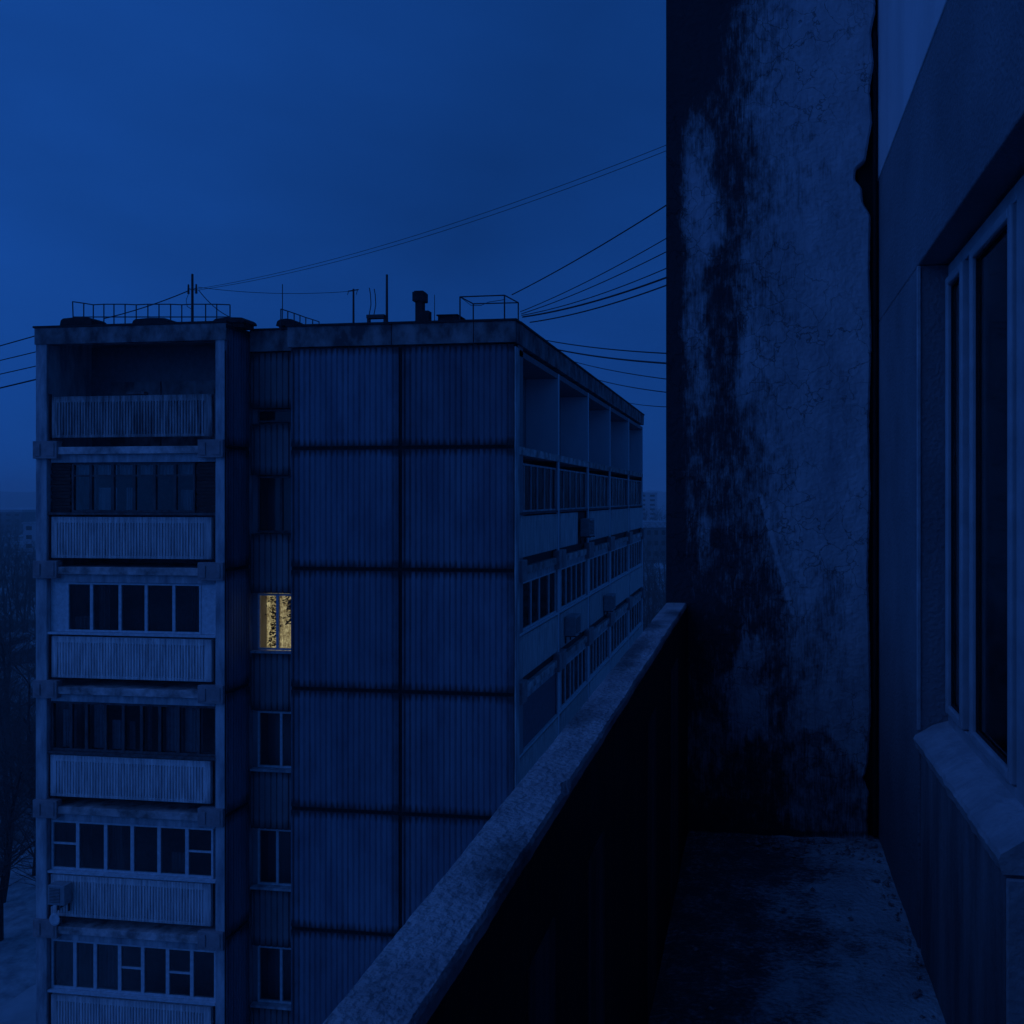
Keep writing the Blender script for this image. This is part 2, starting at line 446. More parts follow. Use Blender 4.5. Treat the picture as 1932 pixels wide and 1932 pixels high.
# fine cracks over the sound plaster
t = M['plaster'].node_tree
k = t.links.new
bsdf = t.nodes['Principled BSDF']
src = bsdf.inputs['Base Color'].links[0].from_socket
g_ = t.nodes.new('ShaderNodeNewGeometry')
nz_ = t.nodes.new('ShaderNodeTexNoise'); nz_.inputs['Scale'].default_value = 7; nz_.inputs['Detail'].default_value = 8
k(g_.outputs['Position'], nz_.inputs['Vector'])
add = t.nodes.new('ShaderNodeMix'); add.data_type = 'RGBA'; add.blend_type = 'ADD'; add.inputs[0].default_value = .30
k(g_.outputs['Position'], add.inputs[6]); k(nz_.outputs['Color'], add.inputs[7])
vo = t.nodes.new('ShaderNodeTexVoronoi'); vo.feature = 'DISTANCE_TO_EDGE'; vo.inputs['Scale'].default_value = 7.5
k(add.outputs[2], vo.inputs['Vector'])
cr = t.nodes.new('ShaderNodeMapRange'); cr.inputs['From Min'].default_value = .0; cr.inputs['From Max'].default_value = .026
cr.inputs['To Min'].default_value = .34; cr.inputs['To Max'].default_value = 1
k(vo.outputs['Distance'], cr.inputs['Value'])
msk = t.nodes.new('ShaderNodeTexNoise'); msk.inputs['Scale'].default_value = 2.3
k(g_.outputs['Position'], msk.inputs['Vector'])
mk = t.nodes.new('ShaderNodeMapRange'); mk.inputs['From Min'].default_value = .40; mk.inputs['From Max'].default_value = .54
k(msk.outputs['Fac'], mk.inputs['Value'])
mm = t.nodes.new('ShaderNodeMix'); mm.inputs[2].default_value = 1
k(mk.outputs[0], mm.inputs[0]); k(cr.outputs[0], mm.inputs[3])
mul = t.nodes.new('ShaderNodeMix'); mul.data_type = 'RGBA'; mul.blend_type = 'MULTIPLY'; mul.inputs[0].default_value = 1
k(src, mul.inputs[6]); k(mm.outputs[0], mul.inputs[7]); k(mul.outputs[2], bsdf.inputs['Base Color'])

s = MB()
vs = [-250 + 5 * j for j in range(372)]
NU = 90
rows = []
for v in vs:
    eu = edge_u(v)
    row = []
    for i in range(NU + 1):
        u = 1257 + (eu - 1257) * i / NU
        p = on_y(u, v, YD)
        p.y += mnoise.fractal(Vector((p.x * 6, p.z * 5, 2)), .8, 2, 4) * .004 - .004
        if i == NU: p.y += .012
        row.append(s.pt(p, stain_and_shade(u, v)))
    bp_ = Vector(s.v[row[-1]]); bq_ = Vector(s.v[row[0]])
    row.append(s.pt((bp_.x, YD + .13, bp_.z), .8)); row.insert(0, s.pt((bq_.x, YD + .13, bq_.z), .8))
    rows.append(row)
for A, B in zip(rows, rows[1:]):
    for i in range(len(A) - 1): s.f.append((A[i], A[i+1], B[i+1], B[i]))
    s.f.append((A[-1], A[0], B[0], B[-1]))
s.f += [tuple(rows[0]), tuple(reversed(rows[-1]))]
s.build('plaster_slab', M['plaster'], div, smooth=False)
s = MB(); s.box(.46, XW + .01, YD + .05, YD + .13, FZ - .1, 2.9)
s.build('tar_joint', M['joint'], div)
s = MB()
pr = [on_y(1651, v, YD + .02) for v in range(60, 1580, 22)]
s.path([p + Vector((mnoise.noise(Vector((i * .6, 0, 0))) * .004, mnoise.noise(Vector((i * .5, 3, 0))) * .006, 0)) for i, p in enumerate(pr)], .011, 6)
s.build('sealing_rope', M['joint'], div)

# --- rubble and grit gathered along the foot of the walls
s = MB()
rr = random.Random(3)
for i in range(420):
    side = rr.random()
    if side < .45: x, y = rr.uniform(-.31, .53), YD - abs(rr.gauss(0, .09)) - .03
    elif side < .75: x, y = XW - abs(rr.gauss(0, .03)) - .012, rr.uniform(0.6, YD - .05)
    else: x, y = rr.uniform(-.31, .53), rr.uniform(.8, YD - .1)
    r = rr.choice([.004, .006, .008, .012]) * rr.uniform(.7, 1.4)
    c = Vector((x, y, FZ + r * .3))
    b = len(s.v)
    for d in ((1, 0, 0), (0, 1, 0), (-1, 0, 0), (0, -1, 0), (0, 0, .8), (0, 0, -.5)):
        s.pt(c + Vector(d) * r * rr.uniform(.6, 1.3), rr.random())
    for a in range(4): s.f += [(b+a, b+(a+1) % 4, b+4), (b+(a+1) % 4, b+a, b+5)]
stuff(s.build('rubble', M['coping']))

# --- house wall on the right with its window
house = thing('house_wall', (XW + .2, 2, FZ), 'rendered house wall along the right side of the balcony', 'wall')
M['render'] = material('grey_render', (.13, .135, .16), (.24, .245, .28), scale=2.2, stretch=(1, 1, .8), bump=.45, bscale=70, lo=.25, hi=.75)
M['render_low'] = material('scuffed_render', (.10, .105, .125), (.25, .255, .29), scale=2.4, stretch=(3, 3, .5), bump=.25, bscale=50)
M['render_up'] = material('whitewashed_band', (.50, .51, .55), (.60, .61, .65), scale=2, stretch=(2, 2, .5), bump=.1)
M['sill'] = material('sill_plaster', (.30, .30, .33), (.46, .46, .50), scale=7, bump=.4, bscale=40)
YJ, YE = 3.038, 2.018               # far jamb of the opening; where the wall below the window ends at the balcony door
LZ, UZ = .81, 1.46                  # underside of the lintel; foot of the whitewashed band
WT = XW + .34                       # back of the wall
def rough_box(name, m, x0, x1, y0, y1, z0, z1, parent, amp=.0, bevel=.006):
    s = MB(); s.box(x0, x1, y0, y1, z0, z1)
    return s.build(name, m, parent, bevel=bevel)
rough_box('pier', M['render'], XW, WT, YJ, YD + .2, FZ - .1, LZ, house)
rough_box('lintel', M['render'], XW, WT, -1.4, YD + .2, LZ, UZ, house)
rough_box('upper_band', M['render_up'], XW - .004, WT, -1.4, YD + .2, UZ, 4.8, house)
rough_box('under_window_wall', M['render_low'], XW + .003, WT, YE, YJ - .022, FZ - .1, -.835, house, bevel=.012)
s = MB(); s.box(XW + .02, WT - .01, YJ - .022, YJ, FZ - .1, -.835)
s.build('tar_joint', M['joint'], house)
rough_box('near_wall', M['render'], XW, WT, -1.4, 1.0, FZ - .1, LZ, house)
s = MB(); s.box(XW + .006, WT - .004, YE - .012, YE - .001, FZ - .1, -.86); s.build('lit_end_face', M['sill'], house, bevel=.004)  # thin slab added, the light on this end put into a paler colour
# sill: sloping slab with a chipped front edge
s = MB()
n = 60
rows = []
for j in range(n + 1):
    y = YE - .012 + (YJ - .004 - YE + .012) * j / n
    ch = mnoise.fractal(Vector((2, y * 14, 1)), .8, 2, 4) * .007
    zt = -.805 - .013 * (y - YE)
    xf = XW - .014 + ch
    rows.append([s.pt(p) for p in ((xf + .01, y, zt - .045), (xf, y, zt - .012), (xf + .006, y, zt), (XW + .05, y, zt + .038), (XW + .13, y, zt + .062), (XW + .13, y, zt - .045))])
for A, B in zip(rows, rows[1:]):
    for i in range(6): s.f.append((A[i], A[(i+1) % 6], B[(i+1) % 6], B[i]))
s.f += [tuple(rows[0]), tuple(reversed(rows[-1]))]
s.build('window_sill', M['sill'], house)
# edge bead of the far jamb
s = MB(); s.box(XW - .004, XW + .008, YJ - .008, YJ + .004, -.80, LZ - .005)
s.build('corner_bead', M['sill'], house, bevel=.002)
# window
wx = XW + .094
M['upvc'] = plain('white_plastic_frame', (.36, .37, .41), .35)
wz0, wz1 = -.775, LZ - .012
s = MB()
s.box(wx + .006, wx + .07, 3.012, YJ - .001, wz0, wz1)                      # far upright
s.box(wx, wx + .07, 2.05, 2.243, wz0, wz1)                           # near upright
s.box(wx, wx + .07, 2.243, 3.008, wz0, wz0 + .045)
s.box(wx, wx + .07, 2.243, 3.008, wz1 - .045, wz1)
win = s.build('window', M['upvc'], house, bevel=.004)
for (a, b) in ((2.772, 3.003), (2.252, 2.678)):
    s = MB(); fw = .030; za, zb = wz0 + .047, wz1 - .047
    s.box(wx - .012, wx + .05, a, a + fw, za, zb); s.box(wx - .012, wx + .05, b - fw, b, za, zb)
    s.box(wx - .012, wx + .05, a + fw, b - fw, za, za + fw); s.box(wx - .012, wx + .05, a + fw, b - fw, zb - fw, zb)
    s.build('sash', M['upvc'], win, bevel=.006)
    s = MB(); s.box(wx + .010, wx + .016, a + fw, b - fw, za + fw, zb - fw)
    s.build('pane', M['near_glass'], win)
    s = MB(); q = .007
    s.box(wx + .002, wx + .009, a + fw, a + fw + q, za + fw, zb - fw); s.box(wx + .002, wx + .009, b - fw - q, b - fw, za + fw, zb - fw)
    s.box(wx + .002, wx + .009, a + fw + q, b - fw - q, za + fw, za + fw + q); s.box(wx + .002, wx + .009, a + fw + q, b - fw - q, zb - fw - q, zb - fw)
    s.build('gasket', M['joint'], win)
s = MB(); s.box(wx + .010, wx + .066, 2.688, 2.762, wz0 + .046, wz1 - .046)
s.build('mullion', M['upvc'], win, bevel=.004)
s = MB()                                                             # drawn curtain inside
for i in range(70):
    y = YE + .1 + (YJ - YE - .12) * i / 69
    x = WT + .05 + math.sin(i * 1.15) * .018 + math.sin(i * .37) * .012
    s.pt((x, y, -1.2)); s.pt((x, y, LZ - .02))
for i in range(69): s.f.append((2*i, 2*i+2, 2*i+3, 2*i+1))
M['near_curtain'] = material('dark_curtain', (.05, .05, .06), (.22, .22, .25), scale=4, stretch=(1, 12, .2), bump=.05)
s.build('curtain', M['near_curtain'], win)
# the house body behind the wall (rooms closed off in the dark) and on beyond the divider
s = MB()
s.box(WT + .9, 12, -9, 13, -22, 4.8); s.box(WT, WT + .9, -1.4, YD + .2, 1.5, 4.8); s.box(WT, WT + .9, -1.4, YD + .2, -22, FZ - .1)
s.box(WT, WT + .9, 3.4, YD + .2, FZ, 1.5); s.box(XW, WT + .9, YD + .22, 13, -22, 4.8); s.box(XW, WT + .9, -9, -1.42, -22, 4.8)
s.box(WT, WT + .9, -1.4, -1.2, FZ, 1.5)
s.build('house_body', M['core'], house)
# door post beside the window
s = MB(); s.box(wx, wx + .07, 1.9, 2.046, FZ + .02, LZ - .012)
s.build('door_frame', M['upvc'], house, bevel=.004)

# ================================================================== THE BLOCK OPPOSITE
XA, YA = -5.39, 18.56               # its near corner
XL, XR, YT = -16.79, -11.96, 17.90  # the loggia tower
ZJ = [1.18 - 2.8 * k for k in range(9)]   # floor joints
ROOF = 3.98
blk = thing('apartment_building', (-11, 27, -22), 'nine storey ribbed concrete panel block facing the balcony', 'building')
s = MB()
s.box(XL + .02, XA - .92, YT + 1.4, 40.3, -22, ROOF - .1)
s.box(-10.79 + .02, XA - .02, YA + .12, YT + 1.4, -22, ROOF - .1)
s.box(XA - .92, XA - .02, YA + .12, YA + .30, -22, ROOF - .1)
s.build('wall', M['core'], blk)
s = MB()
s.box(XL - .02, XA + .02, YT + 1.3, 40.3, ROOF - .09, ROOF); s.box(XL - .02, XR + .01, YT - .01, YT + 1.29, ROOF - .09, ROOF)
s.build('roof', M['tar'], blk)
# end wall: two ribbed panels to each storey
pm = ribbed(2.63, 2.715, .138, thick=.12, edge=.20, depth=.012, groove=.5).mesh('wall_panel', M['panel'])
pt_ = ribbed(2.63, 2.27, .138, thick=.12, edge=.20, depth=.012, groove=.5).mesh('wall_panel', M['panel'])
for kx in (-10.77, -8.05):
    link('wall_panel', pt_, (kx, YA, ZJ[0] + .04), blk)
    for k in range(0, 8):
        link('wall_panel', pm, (kx, YA + random.uniform(-.006, .006), ZJ[k] - 2.76), blk)
s = MB(); s.box(-10.76, XA - .03, YA + .02, YA + .14, -22, 3.5)
s.build('joint_filler', M['joint'], blk)
# cornice
cor = MB()
for a, b in ((-10.83, -8.3), (-8.28, -6.35), (-6.33, XA + .03)):
    cor.box(a, b, YA - .05, YA + .2, 3.53, ROOF + .02)
for a, b in ((YA + .22, 22.9), (22.92, 27.05), (27.07, 31.2), (31.22, 35.88), (35.9, 40.35)):
    cor.box(XA - .25, XA + .04, a, b, 3.53, ROOF + .02)
cor.build('cornice', M['stained'], blk)
s = MB(); s.box(-10.86, XA + .06, YA - .085, YA + .25, ROOF + .024, ROOF + .07); s.box(XA - .28, XA + .075, YA + .26, 40.4, ROOF + .024, ROOF + .07)
s.box(XL - .04, XR + .03, YT - .04, YT + .22, ROOF + .024, ROOF + .07); s.box(XR + .02, -10.88, YA + .2, YA + .5, ROOF + .024, ROOF + .06)
s.build('flashing', M['tar'], blk)
s = MB(); s.box(XR + .01, -10.85, YA + .22, YT + 1.4, 3.50, ROOF + .02)
s.build('cornice', M['stained'], blk)

# stair strip between tower and end wall: spandrels and small windows
SX0, SX1, SY = XR + .02, -10.80, YA + .24
sp = [(3.46, 2.16)]
wins = []
for k in range(0, 7):
    top = ZJ[k] - 2.8 + 2.18 if k else 2.14
    wins.append((ZJ[k] + .80 if k == 0 else None, k))
lists = [(1.80, 2.14)] + [(ZJ[k] + .80, ZJ[k] + 2.17) for k in range(1, 8)]
prev = 3.48
strips = []
for a, b in lists:
    strips.append((b, prev)); prev = a
strips.append((-22, prev))
for i, (a, b) in enumerate(strips):
    me = ribbed(SX1 - SX0 - .03, b - a - .02, .15, thick=.14).mesh('spandrel_panel', M['panel_dark'])
    link('spandrel_panel', me, (SX0 + .015, SY + (.02 if i % 2 else 0), a + .01), blk)
def window(parent, x0, x1, z0, z1, y, cuts, mframe, fw=.05, rz=0, transoms=(), curtains=(), depth=.07, origin=None, mcurt=None, thin=.7):
    """Framed glazing in the plane y facing -Y (or turned by rz about origin); cuts are fractions of the width."""
    Wd, Hd = x1 - x0, z1 - z0
    s = MB()
    s.box(0, fw, 0, depth, 0, Hd); s.box(Wd - fw, Wd, 0, depth, 0, Hd)
    s.box(fw, Wd - fw, 0, depth, 0, fw); s.box(fw, Wd - fw, 0, depth, Hd - fw, Hd)
    cs = [0] + list(cuts) + [1]
    xs = [c * Wd for c in cs]
    m = fw * thin
    for c in xs[1:-1]: s.box(c - m, c + m, .004, depth - .004, fw, Hd - fw)
    cells = []
    for i in range(len(xs) - 1):
        a = xs[i] + (fw if i == 0 else m); b = xs[i+1] - (fw if i == len(xs) - 2 else m)
        tr = [t for j, t in transoms if j == i]
        if tr:
            h = tr[0] * Hd
            s.box(a, b, .008, depth - .008, h - .022, h + .022)
            cells += [(i, a, b, fw, h - .022), (i, a, b, h + .022, Hd - fw)]
        else: cells.append((i, a, b, fw, Hd - fw))
    loc = Vector(origin) if origin else Vector((x0, y, z0))
    wobj = link('window', s.mesh('window', mframe), loc, parent, rz)
    for i, a, b, c, d in cells:
        p = MB(); p.box(a, b, depth * .45, depth * .45 + .008, c, d)
        po = link('pane', p.mesh('pane', M['side_glass' if rz else 'glass']), loc, wobj); po.location = (0, 0, 0)
    for i, t0, t1, h0, h1 in curtains:
        a, b = xs[i] + (xs[i+1] - xs[i]) * t0, xs[i] + (xs[i+1] - xs[i]) * t1
        p = MB(); q = 14
        for j in range(q + 1):
            x = a + (b - a) * j / q; yy = depth + .10 + math.sin(j * 1.9 + i) * .022
            p.pt((x, yy, h0 * Hd)); p.pt((x, yy, h1 * Hd))
        for j in range(q): p.f.append((2*j, 2*j+2, 2*j+3, 2*j+1))
        po = link('curtain', p.mesh('curtain', mcurt or M['curtain']), loc, wobj); po.location = (0, 0, 0)
    return wobj
for k, (a, b) in enumerate(lists):
    cut = [.30, .42][k % 2]
    fr = M['old_frame'] if k < 2 else M['white_frame']
    wobj = window(blk, SX0 + .14, SX1 - .04, a + .02, b - .01, SY + .07, [] if k == 0 else [.52 if k in (2, 4) else .62], fr, .045)
    if k >= 2:
        s = MB(); s.box(SX0 + .03, SX1 - .01, SY - .07, SY + .08, a - .04, a + .012)
        s.build('window_sill', M['pale'], blk)
# the lit flat on the third storey down
a, b = lists[2]
lit = bpy.data.materials.new('lit_room'); lit.use_nodes = True
t = lit.node_tree; t.nodes.clear(); k_ = t.links.new
o_ = t.nodes.new('ShaderNodeOutputMaterial'); em = t.nodes.new('ShaderNodeEmission')
g_ = t.nodes.new('ShaderNodeNewGeometry'); mp_ = t.nodes.new('ShaderNodeMapping'); mp_.inputs['Scale'].default_value = (2.2, 1, 1)
n_ = t.nodes.new('ShaderNodeTexNoise'); n_.inputs['Scale'].default_value = 6.5; n_.inputs['Detail'].default_value = 6; n_.inputs['Roughness'].default_value = .8
cr_ = t.nodes.new('ShaderNodeValToRGB')
cr_.color_ramp.elements[0].position = .40; cr_.color_ramp.elements[0].color = (.10, .06, .02, 1)
cr_.color_ramp.elements[1].position = .70; cr_.color_ramp.elements[1].color = (.95, .83, .42, 1)
k_(g_.outputs['Position'], mp_.inputs[0]); k_(mp_.outputs[0], n_.inputs['Vector']); k_(n_.outputs['Fac'], cr_.inputs[0])
k_(cr_.outputs[0], em.inputs[0]); em.inputs[1].default_value = .36; k_(em.outputs[0], o_.inputs[0])
s = MB(); s.box(XR - .03, SX0 + .138, SY + .16, SY + .5, -20, 3.4); s.build('window_jamb', M['panel_dark'], blk)
s = MB(); s.box(SX0 + .16, SX1 - .02, SY + .42, SY + .44, a - .1, b + .1)
s.build('lit_curtain', lit, blk)
M['leaf'] = plain('houseplant_leaves', (.03, .035, .02), .6)
s = MB(); rr = random.Random(12)
WW = SX1 - .04 - (SX0 + .14)
for i in range(290):
    f = rr.random(); h = rr.random()
    if f < .5:
        f = .30 + rr.gauss(0, .085)
    else:
        f = .78 + rr.gauss(0, .11); h = .42 + .58 * h ** .8
    c = Vector((SX0 + .14 + WW * f, SY + .3 + rr.uniform(-.08, .08), a + .06 + (b - a - .1) * h))
    d = Vector((rr.uniform(-1, 1), rr.uniform(-.4, .4), rr.uniform(-1, .6))).normalized() * rr.uniform(.025, .075)
    e = d.cross(Vector((0, 1, .2))).normalized() * rr.uniform(.012, .024)
    s.f.append((s.pt(c - d), s.pt(c + e), s.pt(c + d), s.pt(c - e)))
s.build('houseplant_leaves', M['leaf'], blk)['kind'] = 'stuff'

# --- tower: piers, side face, loggias
s = MB(); s.box(XL, XL + .29, YT, YT + 1.4, -22, ROOF - .1); s.build('pier', M['pale'], blk, bevel=.015)
s = MB(); s.box(XR - .27, XR - .041, YT, YT + 1.4, -22, ROOF - .1); s.build('pier', M['pale'], blk, bevel=.015)
s = MB(); s.box(XR - .039, XR - .022, YT + .01, YT + .9, -20, ROOF - .6); s.build('joint_filler', M['joint'], blk)
sm = ribbed(.86, 2.72, .10, thick=.04).mesh('wall_panel', M['panel'])
st_ = ribbed(.86, 2.70, .10, thick=.04).mesh('wall_panel', M['panel'])
link('wall_panel', st_, (XR, YT + .03, ZJ[0] + .04), blk, R(90))
for k in range(8): link('wall_panel', sm, (XR, YT + .03, ZJ[k] - 2.76), blk, R(90))
s = MB(); s.box(XL - .01, XR - .001, YT - .02, YT + .2, 3.62, ROOF + .02); s.build('cornice', M['stained'], blk)
LX0, LX1 = XL + .29, XR - .27
lp = ribbed(LX1 - LX0 - .22, .96, .072, margin=.14, top=.13, bot=.05, depth=.034, thick=.09, groove=.46).mesh('loggia_parapet', M['loggia'])
def slab(k, bx, parent):
    z = ZJ[k]
    s = MB()
    s.box(LX0 - .04, LX1 + .04, YT - .03, YT + 1.39, z - .14, z + .03)
    s.build('floor_slab', M['beam'], blk, bevel=.01)
    s = MB(); s.box(LX0 + .06, LX1 - .06, YT + .06, YT + .2, z - .33, z - .142)
    s.build('soffit_beam', M['pale'], blk)
    for a in (XL - .012, XR - .66):
        s = MB(); s.box(a, a + .62, YT - .07, YT + .1, z - .24, z + .17)
        s.box(a + .06, a + .20, YT - .09, YT - .072, z - .18, z + .10); s.box(a + .36, a + .56, YT - .085, YT - .072, z - .18, z + .13)
        s.build('bracket', M['bracket'], blk, bevel=.012)
for k in range(0, 7):
    slab(k, None, blk)
    me = lp
    if k in (0, 1):
        me = lp.copy(); me.materials.clear(); me.materials.append(M['loggia_dirty' if k == 0 else 'loggia'])
    link('loggia_parapet', me, (LX0 + .11 + random.uniform(-.02, .02), YT + .01 + random.uniform(-.012, .012), ZJ[k] + .25 + random.uniform(-.015, .015)), blk)
    s = MB(); s.box(LX0 + .01, LX0 + .05, YT + .05, YT + .1, ZJ[k] + .2, ZJ[k] + 1.28); s.box(LX1 - .05, LX1 - .01, YT + .05, YT + .1, ZJ[k] + .2, ZJ[k] + 1.28)
    s.build('railing_post', M['metal'], blk)
    if k:
        s = MB(); s.box(LX0 + .01, LX1 - .01, YT + .012, YT + .22, ZJ[k] + 1.245, ZJ[k] + 1.30)
        s.build('ledge', M['white_frame' if k in (2, 4, 5) else 'old_frame'], blk)
gy = YT + .10
def gz(k): return ZJ[k] + 1.305, ZJ[k] + 2.46
# storey 1: old dark glazing with boarded ends
z0, z1 = gz(1)
s = MB()
for i in range(14):
    for x_ in (LX0 + .02, LX1 - .54):
        s.box(x_ + (.03 if i % 2 else 0), x_ + .50 + (.02 if i % 2 else 0), gy, gy + .07, z0 + i * .082, z0 + i * .082 + .074)
s.build('brick_infill', M['brick'], blk)['kind'] = 'stuff'
window(blk, LX0 + .56, LX1 - .58, z0, z1, gy, [.155, .335, .51, .675, .84], M['old_frame'], .05,
       transoms=[(i, .74) for i in range(6)], curtains=[(i, .08, .95, .76, .97) for i in range(6)] + [(1, .1, .95, .04, .5), (2, .4, .95, .04, .5), (5, .1, .8, .04, .45), (0, .8, .95, .05, .7)])
# storey 2: new white glazing, solid white ends
z0, z1 = gz(2)
for a_, b_ in ((LX0 + .01, LX0 + .43), (LX1 - .42, LX1 - .01)):
    s = MB(); s.box(a_, b_, gy + .01, gy + .06, z0, z1 + .02); s.build('blank_panel', M['white_frame'], blk)
window(blk, LX0 + .435, LX1 - .425, z0, z1, gy, [.185, .40, .595, .80], M['white_frame'], .045, thin=.8,
       curtains=[(1, .05, .45, .03, .95), (4, .5, .97, .03, .97), (0, .1, .8, .03, .30)], mcurt=M['interior'])
# storey 3: old glazing with drawn curtains
z0, z1 = gz(3)
window(blk, LX0 + .03, LX1 - .03, z0, z1, gy, [.12, .215, .33, .44, .55, .66, .77, .89], M['old_frame'], .05,
       curtains=[(0, .3, .98, .03, .8), (2, .1, .9, .03, .95), (3, .1, .9, .03, .62), (4, .1, .4, .03, .6), (5, .1, .3, .03, .95), (6, .1, .95, .03, .96), (7, .1, .95, .03, .95)], mcurt=plain('faded_curtain', (.45, .45, .50)))
# storeys 4 and 5: white glazing
z0, z1 = gz(4)
window(blk, LX0 + .03, LX1 - .12, z0, z1, gy, [.165, .34, .505, .67, .84], M['white_frame'], .05, transoms=[(0, .53), (5, .52)], thin=.85, curtains=[(2, .05, .5, .03, .96), (4, .3, .95, .03, .42)], mcurt=M['core'])
z0, z1 = gz(5)
window(blk, LX0 + .03, LX1 - .05, z0, z1, gy, [.145, .27, .42, .56, .71, .855], M['white_frame'], .05, transoms=[(3, .52), (5, .50)], thin=.85,
       curtains=[(2, .1, .95, .03, .97)], mcurt=M['interior'])
z0, z1 = gz(6)
window(blk, LX0 + .03, LX1 - .05, z0, z1, gy, [.2, .4, .6, .8], M['white_frame'], .05)
# back walls of the loggias
s = MB(); s.box(LX0, LX1, YT + 1.36, YT + 1.398, -18, ROOF - .2); s.build('back_wall', M['interior'], blk)
for xa, xb in ((LX0 + .55, LX0 + 1.9), (LX0 + 1.94, LX1 - .1)):
    s = MB(); s.box(xa, xb, YT + 1.32, YT + 1.36, ZJ[0] + .05, 2.9); s.build('back_wall_panel', M['stained'], blk)

# --- side facade: five bays of loggias
BY = [YA + .30, 22.90, 27.06, 31.2, 35.9, 40.3]
for i, y in enumerate(BY[1:], 1):
    s = MB(); s.box(XA - .93, XA - .015, y - .08, y + .08, ZJ[0] - .02, 3.44); s.build('fin_wall', M['fin'], blk)
    s = MB(); s.box(XA - .06, XA - .015, y - .08, y + .08, -20, ZJ[0] - .022); s.build('fin_edge', M['fin'], blk)
    s = MB(); s.box(XA - .93, XA - .062, y - .08, y + .08, -20, ZJ[0] - .022); s.build('shaded_fin_wall', M['dim'], blk)  # fins behind the glazing, room shade put into their colour
s = MB(); s.box(XA - .93, XA - .02, YA + .31, 40.2, 3.30, 3.44); s.build('soffit', M['interior'], blk)
s = MB(); s.box(XA - .018, XA + .02, YA + .015, YA + .31, -20, 3.44); s.build('corner_pier', M['pale'], blk, bevel=.01)
NS = 6
rr = random.Random(21)
for b in range(5):
    ya, yb = BY[b] + (.02 if b == 0 else .08), BY[b+1] - .08
    Wb = yb - ya
    spm = ribbed(Wb - .16, .96, .14, margin=.10, top=.12, bot=.05, depth=.02, thick=.08).mesh('loggia_parapet', M['loggia'])
    for k in range(0, NS):
        z = ZJ[k]
        s = MB(); s.box(XA - .92, XA + .01, ya, yb, z - .16, z + .02); s.build('floor_slab', M['beam'], blk)
        if k == 0: continue
        s = MB(); s.box(XA - .16, XA - .11, ya, yb, z + .022, z + 1.2); s.build('gap_shade_sheet', M['dark'], blk)  # dark sheet added for the shade in the gap below the parapet
        s = MB(); s.box(XA - .20, XA - .05, ya, yb, z - .34, z - .162); s.build('soffit_beam', M['pale'], blk)
        for y_ in ((ya, ya + .42), (yb - .26, yb + .10)):
            s = MB(); s.box(XA - .1, XA + .09, y_[0], y_[1], z - .30, z + .20); s.build('bracket', M['bracket'], blk, bevel=.012)
        if not (b == 1 and k == 1):
            link('loggia_parapet', spm, (XA - .01, ya + .08, z + .25), blk, R(90))
        else:
            me = ribbed(Wb * .58, .96, .14, margin=.10, top=.12, bot=.05, depth=.02, thick=.08).mesh('loggia_parapet', M['loggia'])
            link('loggia_parapet', me, (XA - .01, ya + .08, z + .25), blk, R(90))
        s = MB(); s.box(XA - .22, XA - .012, ya, yb, z + 1.245, z + 1.30); s.build('ledge', M['white_frame'] if k > 1 else M['old_frame'], blk)
        zz0, zz1 = z + 1.305, z + 2.46
        if k == 3 and b == 0:
            s = MB(); s.box(XA - .12, XA - .08, ya, yb, zz0, zz1); s.build('blank_panel', plain('blue_board', (.12, .13, .17)), blk); continue
        n = rr.choice([5, 6, 7, 8]) if k == 1 else rr.choice([4, 5, 6])
        cuts = [(i + 1 + rr.uniform(-.12, .12)) / (n + 0.0) for i in range(n - 1)]
        white = k >= 2
        cu = []
        for i in range(n):
            if rr.random() < (.30 if not white else .18): cu.append((i, .05, rr.choice([.5, .95]), .03, .97))
        ea = .40 if white else .05
        window(blk, 0, Wb - ea - .05, zz0, zz1, 0, cuts, M['white_frame' if white else 'pale'], .045, rz=R(90),
               origin=(XA - .06, ya + ea, zz0), curtains=cu)
        if white:
            s = MB(); s.box(XA - .12, XA - .07, ya + .01, ya + ea - .01, zz0, zz1); s.build('blank_panel', M['white_frame'], blk)
s = MB(); s.box(XA - .945, XA - .922, YA + .31, 40.2, ZJ[0], 3.3); s.build('back_wall', M['fin'], blk)
s = MB(); s.box(XA - .945, XA - .922, YA + .31, 40.2, -19, ZJ[0] - .02); s.build('back_wall', M['dim'], blk)  # lower back wall, room shade put into its colour

# ================================================================== ROOF CLUTTER AND FITTINGS
def vent(u0, u1, v0, v1, Y, label):
    p, q = on_y(u0, v1, Y), on_y(u1, v0, Y)
    r = thing('roof_vent', ((p.x + q.x) / 2, Y + .25, ROOF), label, 'roof vent', 'low tarred vents along the roof edge')
    w_ = q.x - p.x; h_ = q.z - ROOF
    s = MB(); s.box(p.x + .06, q.x - .06, Y + .05, Y + .45, ROOF, ROOF + h_ * .5); s.build('curb', M['tar'], r)
    s = MB()
    ov = [(p.x, ROOF + h_ * .45), (p.x + .03, q.z - .05), (p.x + .09, q.z - .01), ((p.x + q.x) / 2, q.z + .012), (q.x - .09, q.z - .005), (q.x - .02, q.z - .05), (q.x, ROOF + h_ * .45)]
    s.prism(ov, 'y', Y, Y + .5); s.build('lid', M['tar'], r, bevel=.015)
vent(112, 173, 598, 616, YT + .3, 'low tarred roof vent farthest left on the tower roof')
vent(248, 317, 599, 616, YT + .3, 'low tarred roof vent in the middle of the tower roof')
vent(400, 462, 598, 616, YT + .3, 'low tarred roof vent at the right corner of the tower roof, behind the mast')
vent(520, 556, 601, 616, YA + .3, 'narrow tarred roof vent beside the sloping railing')

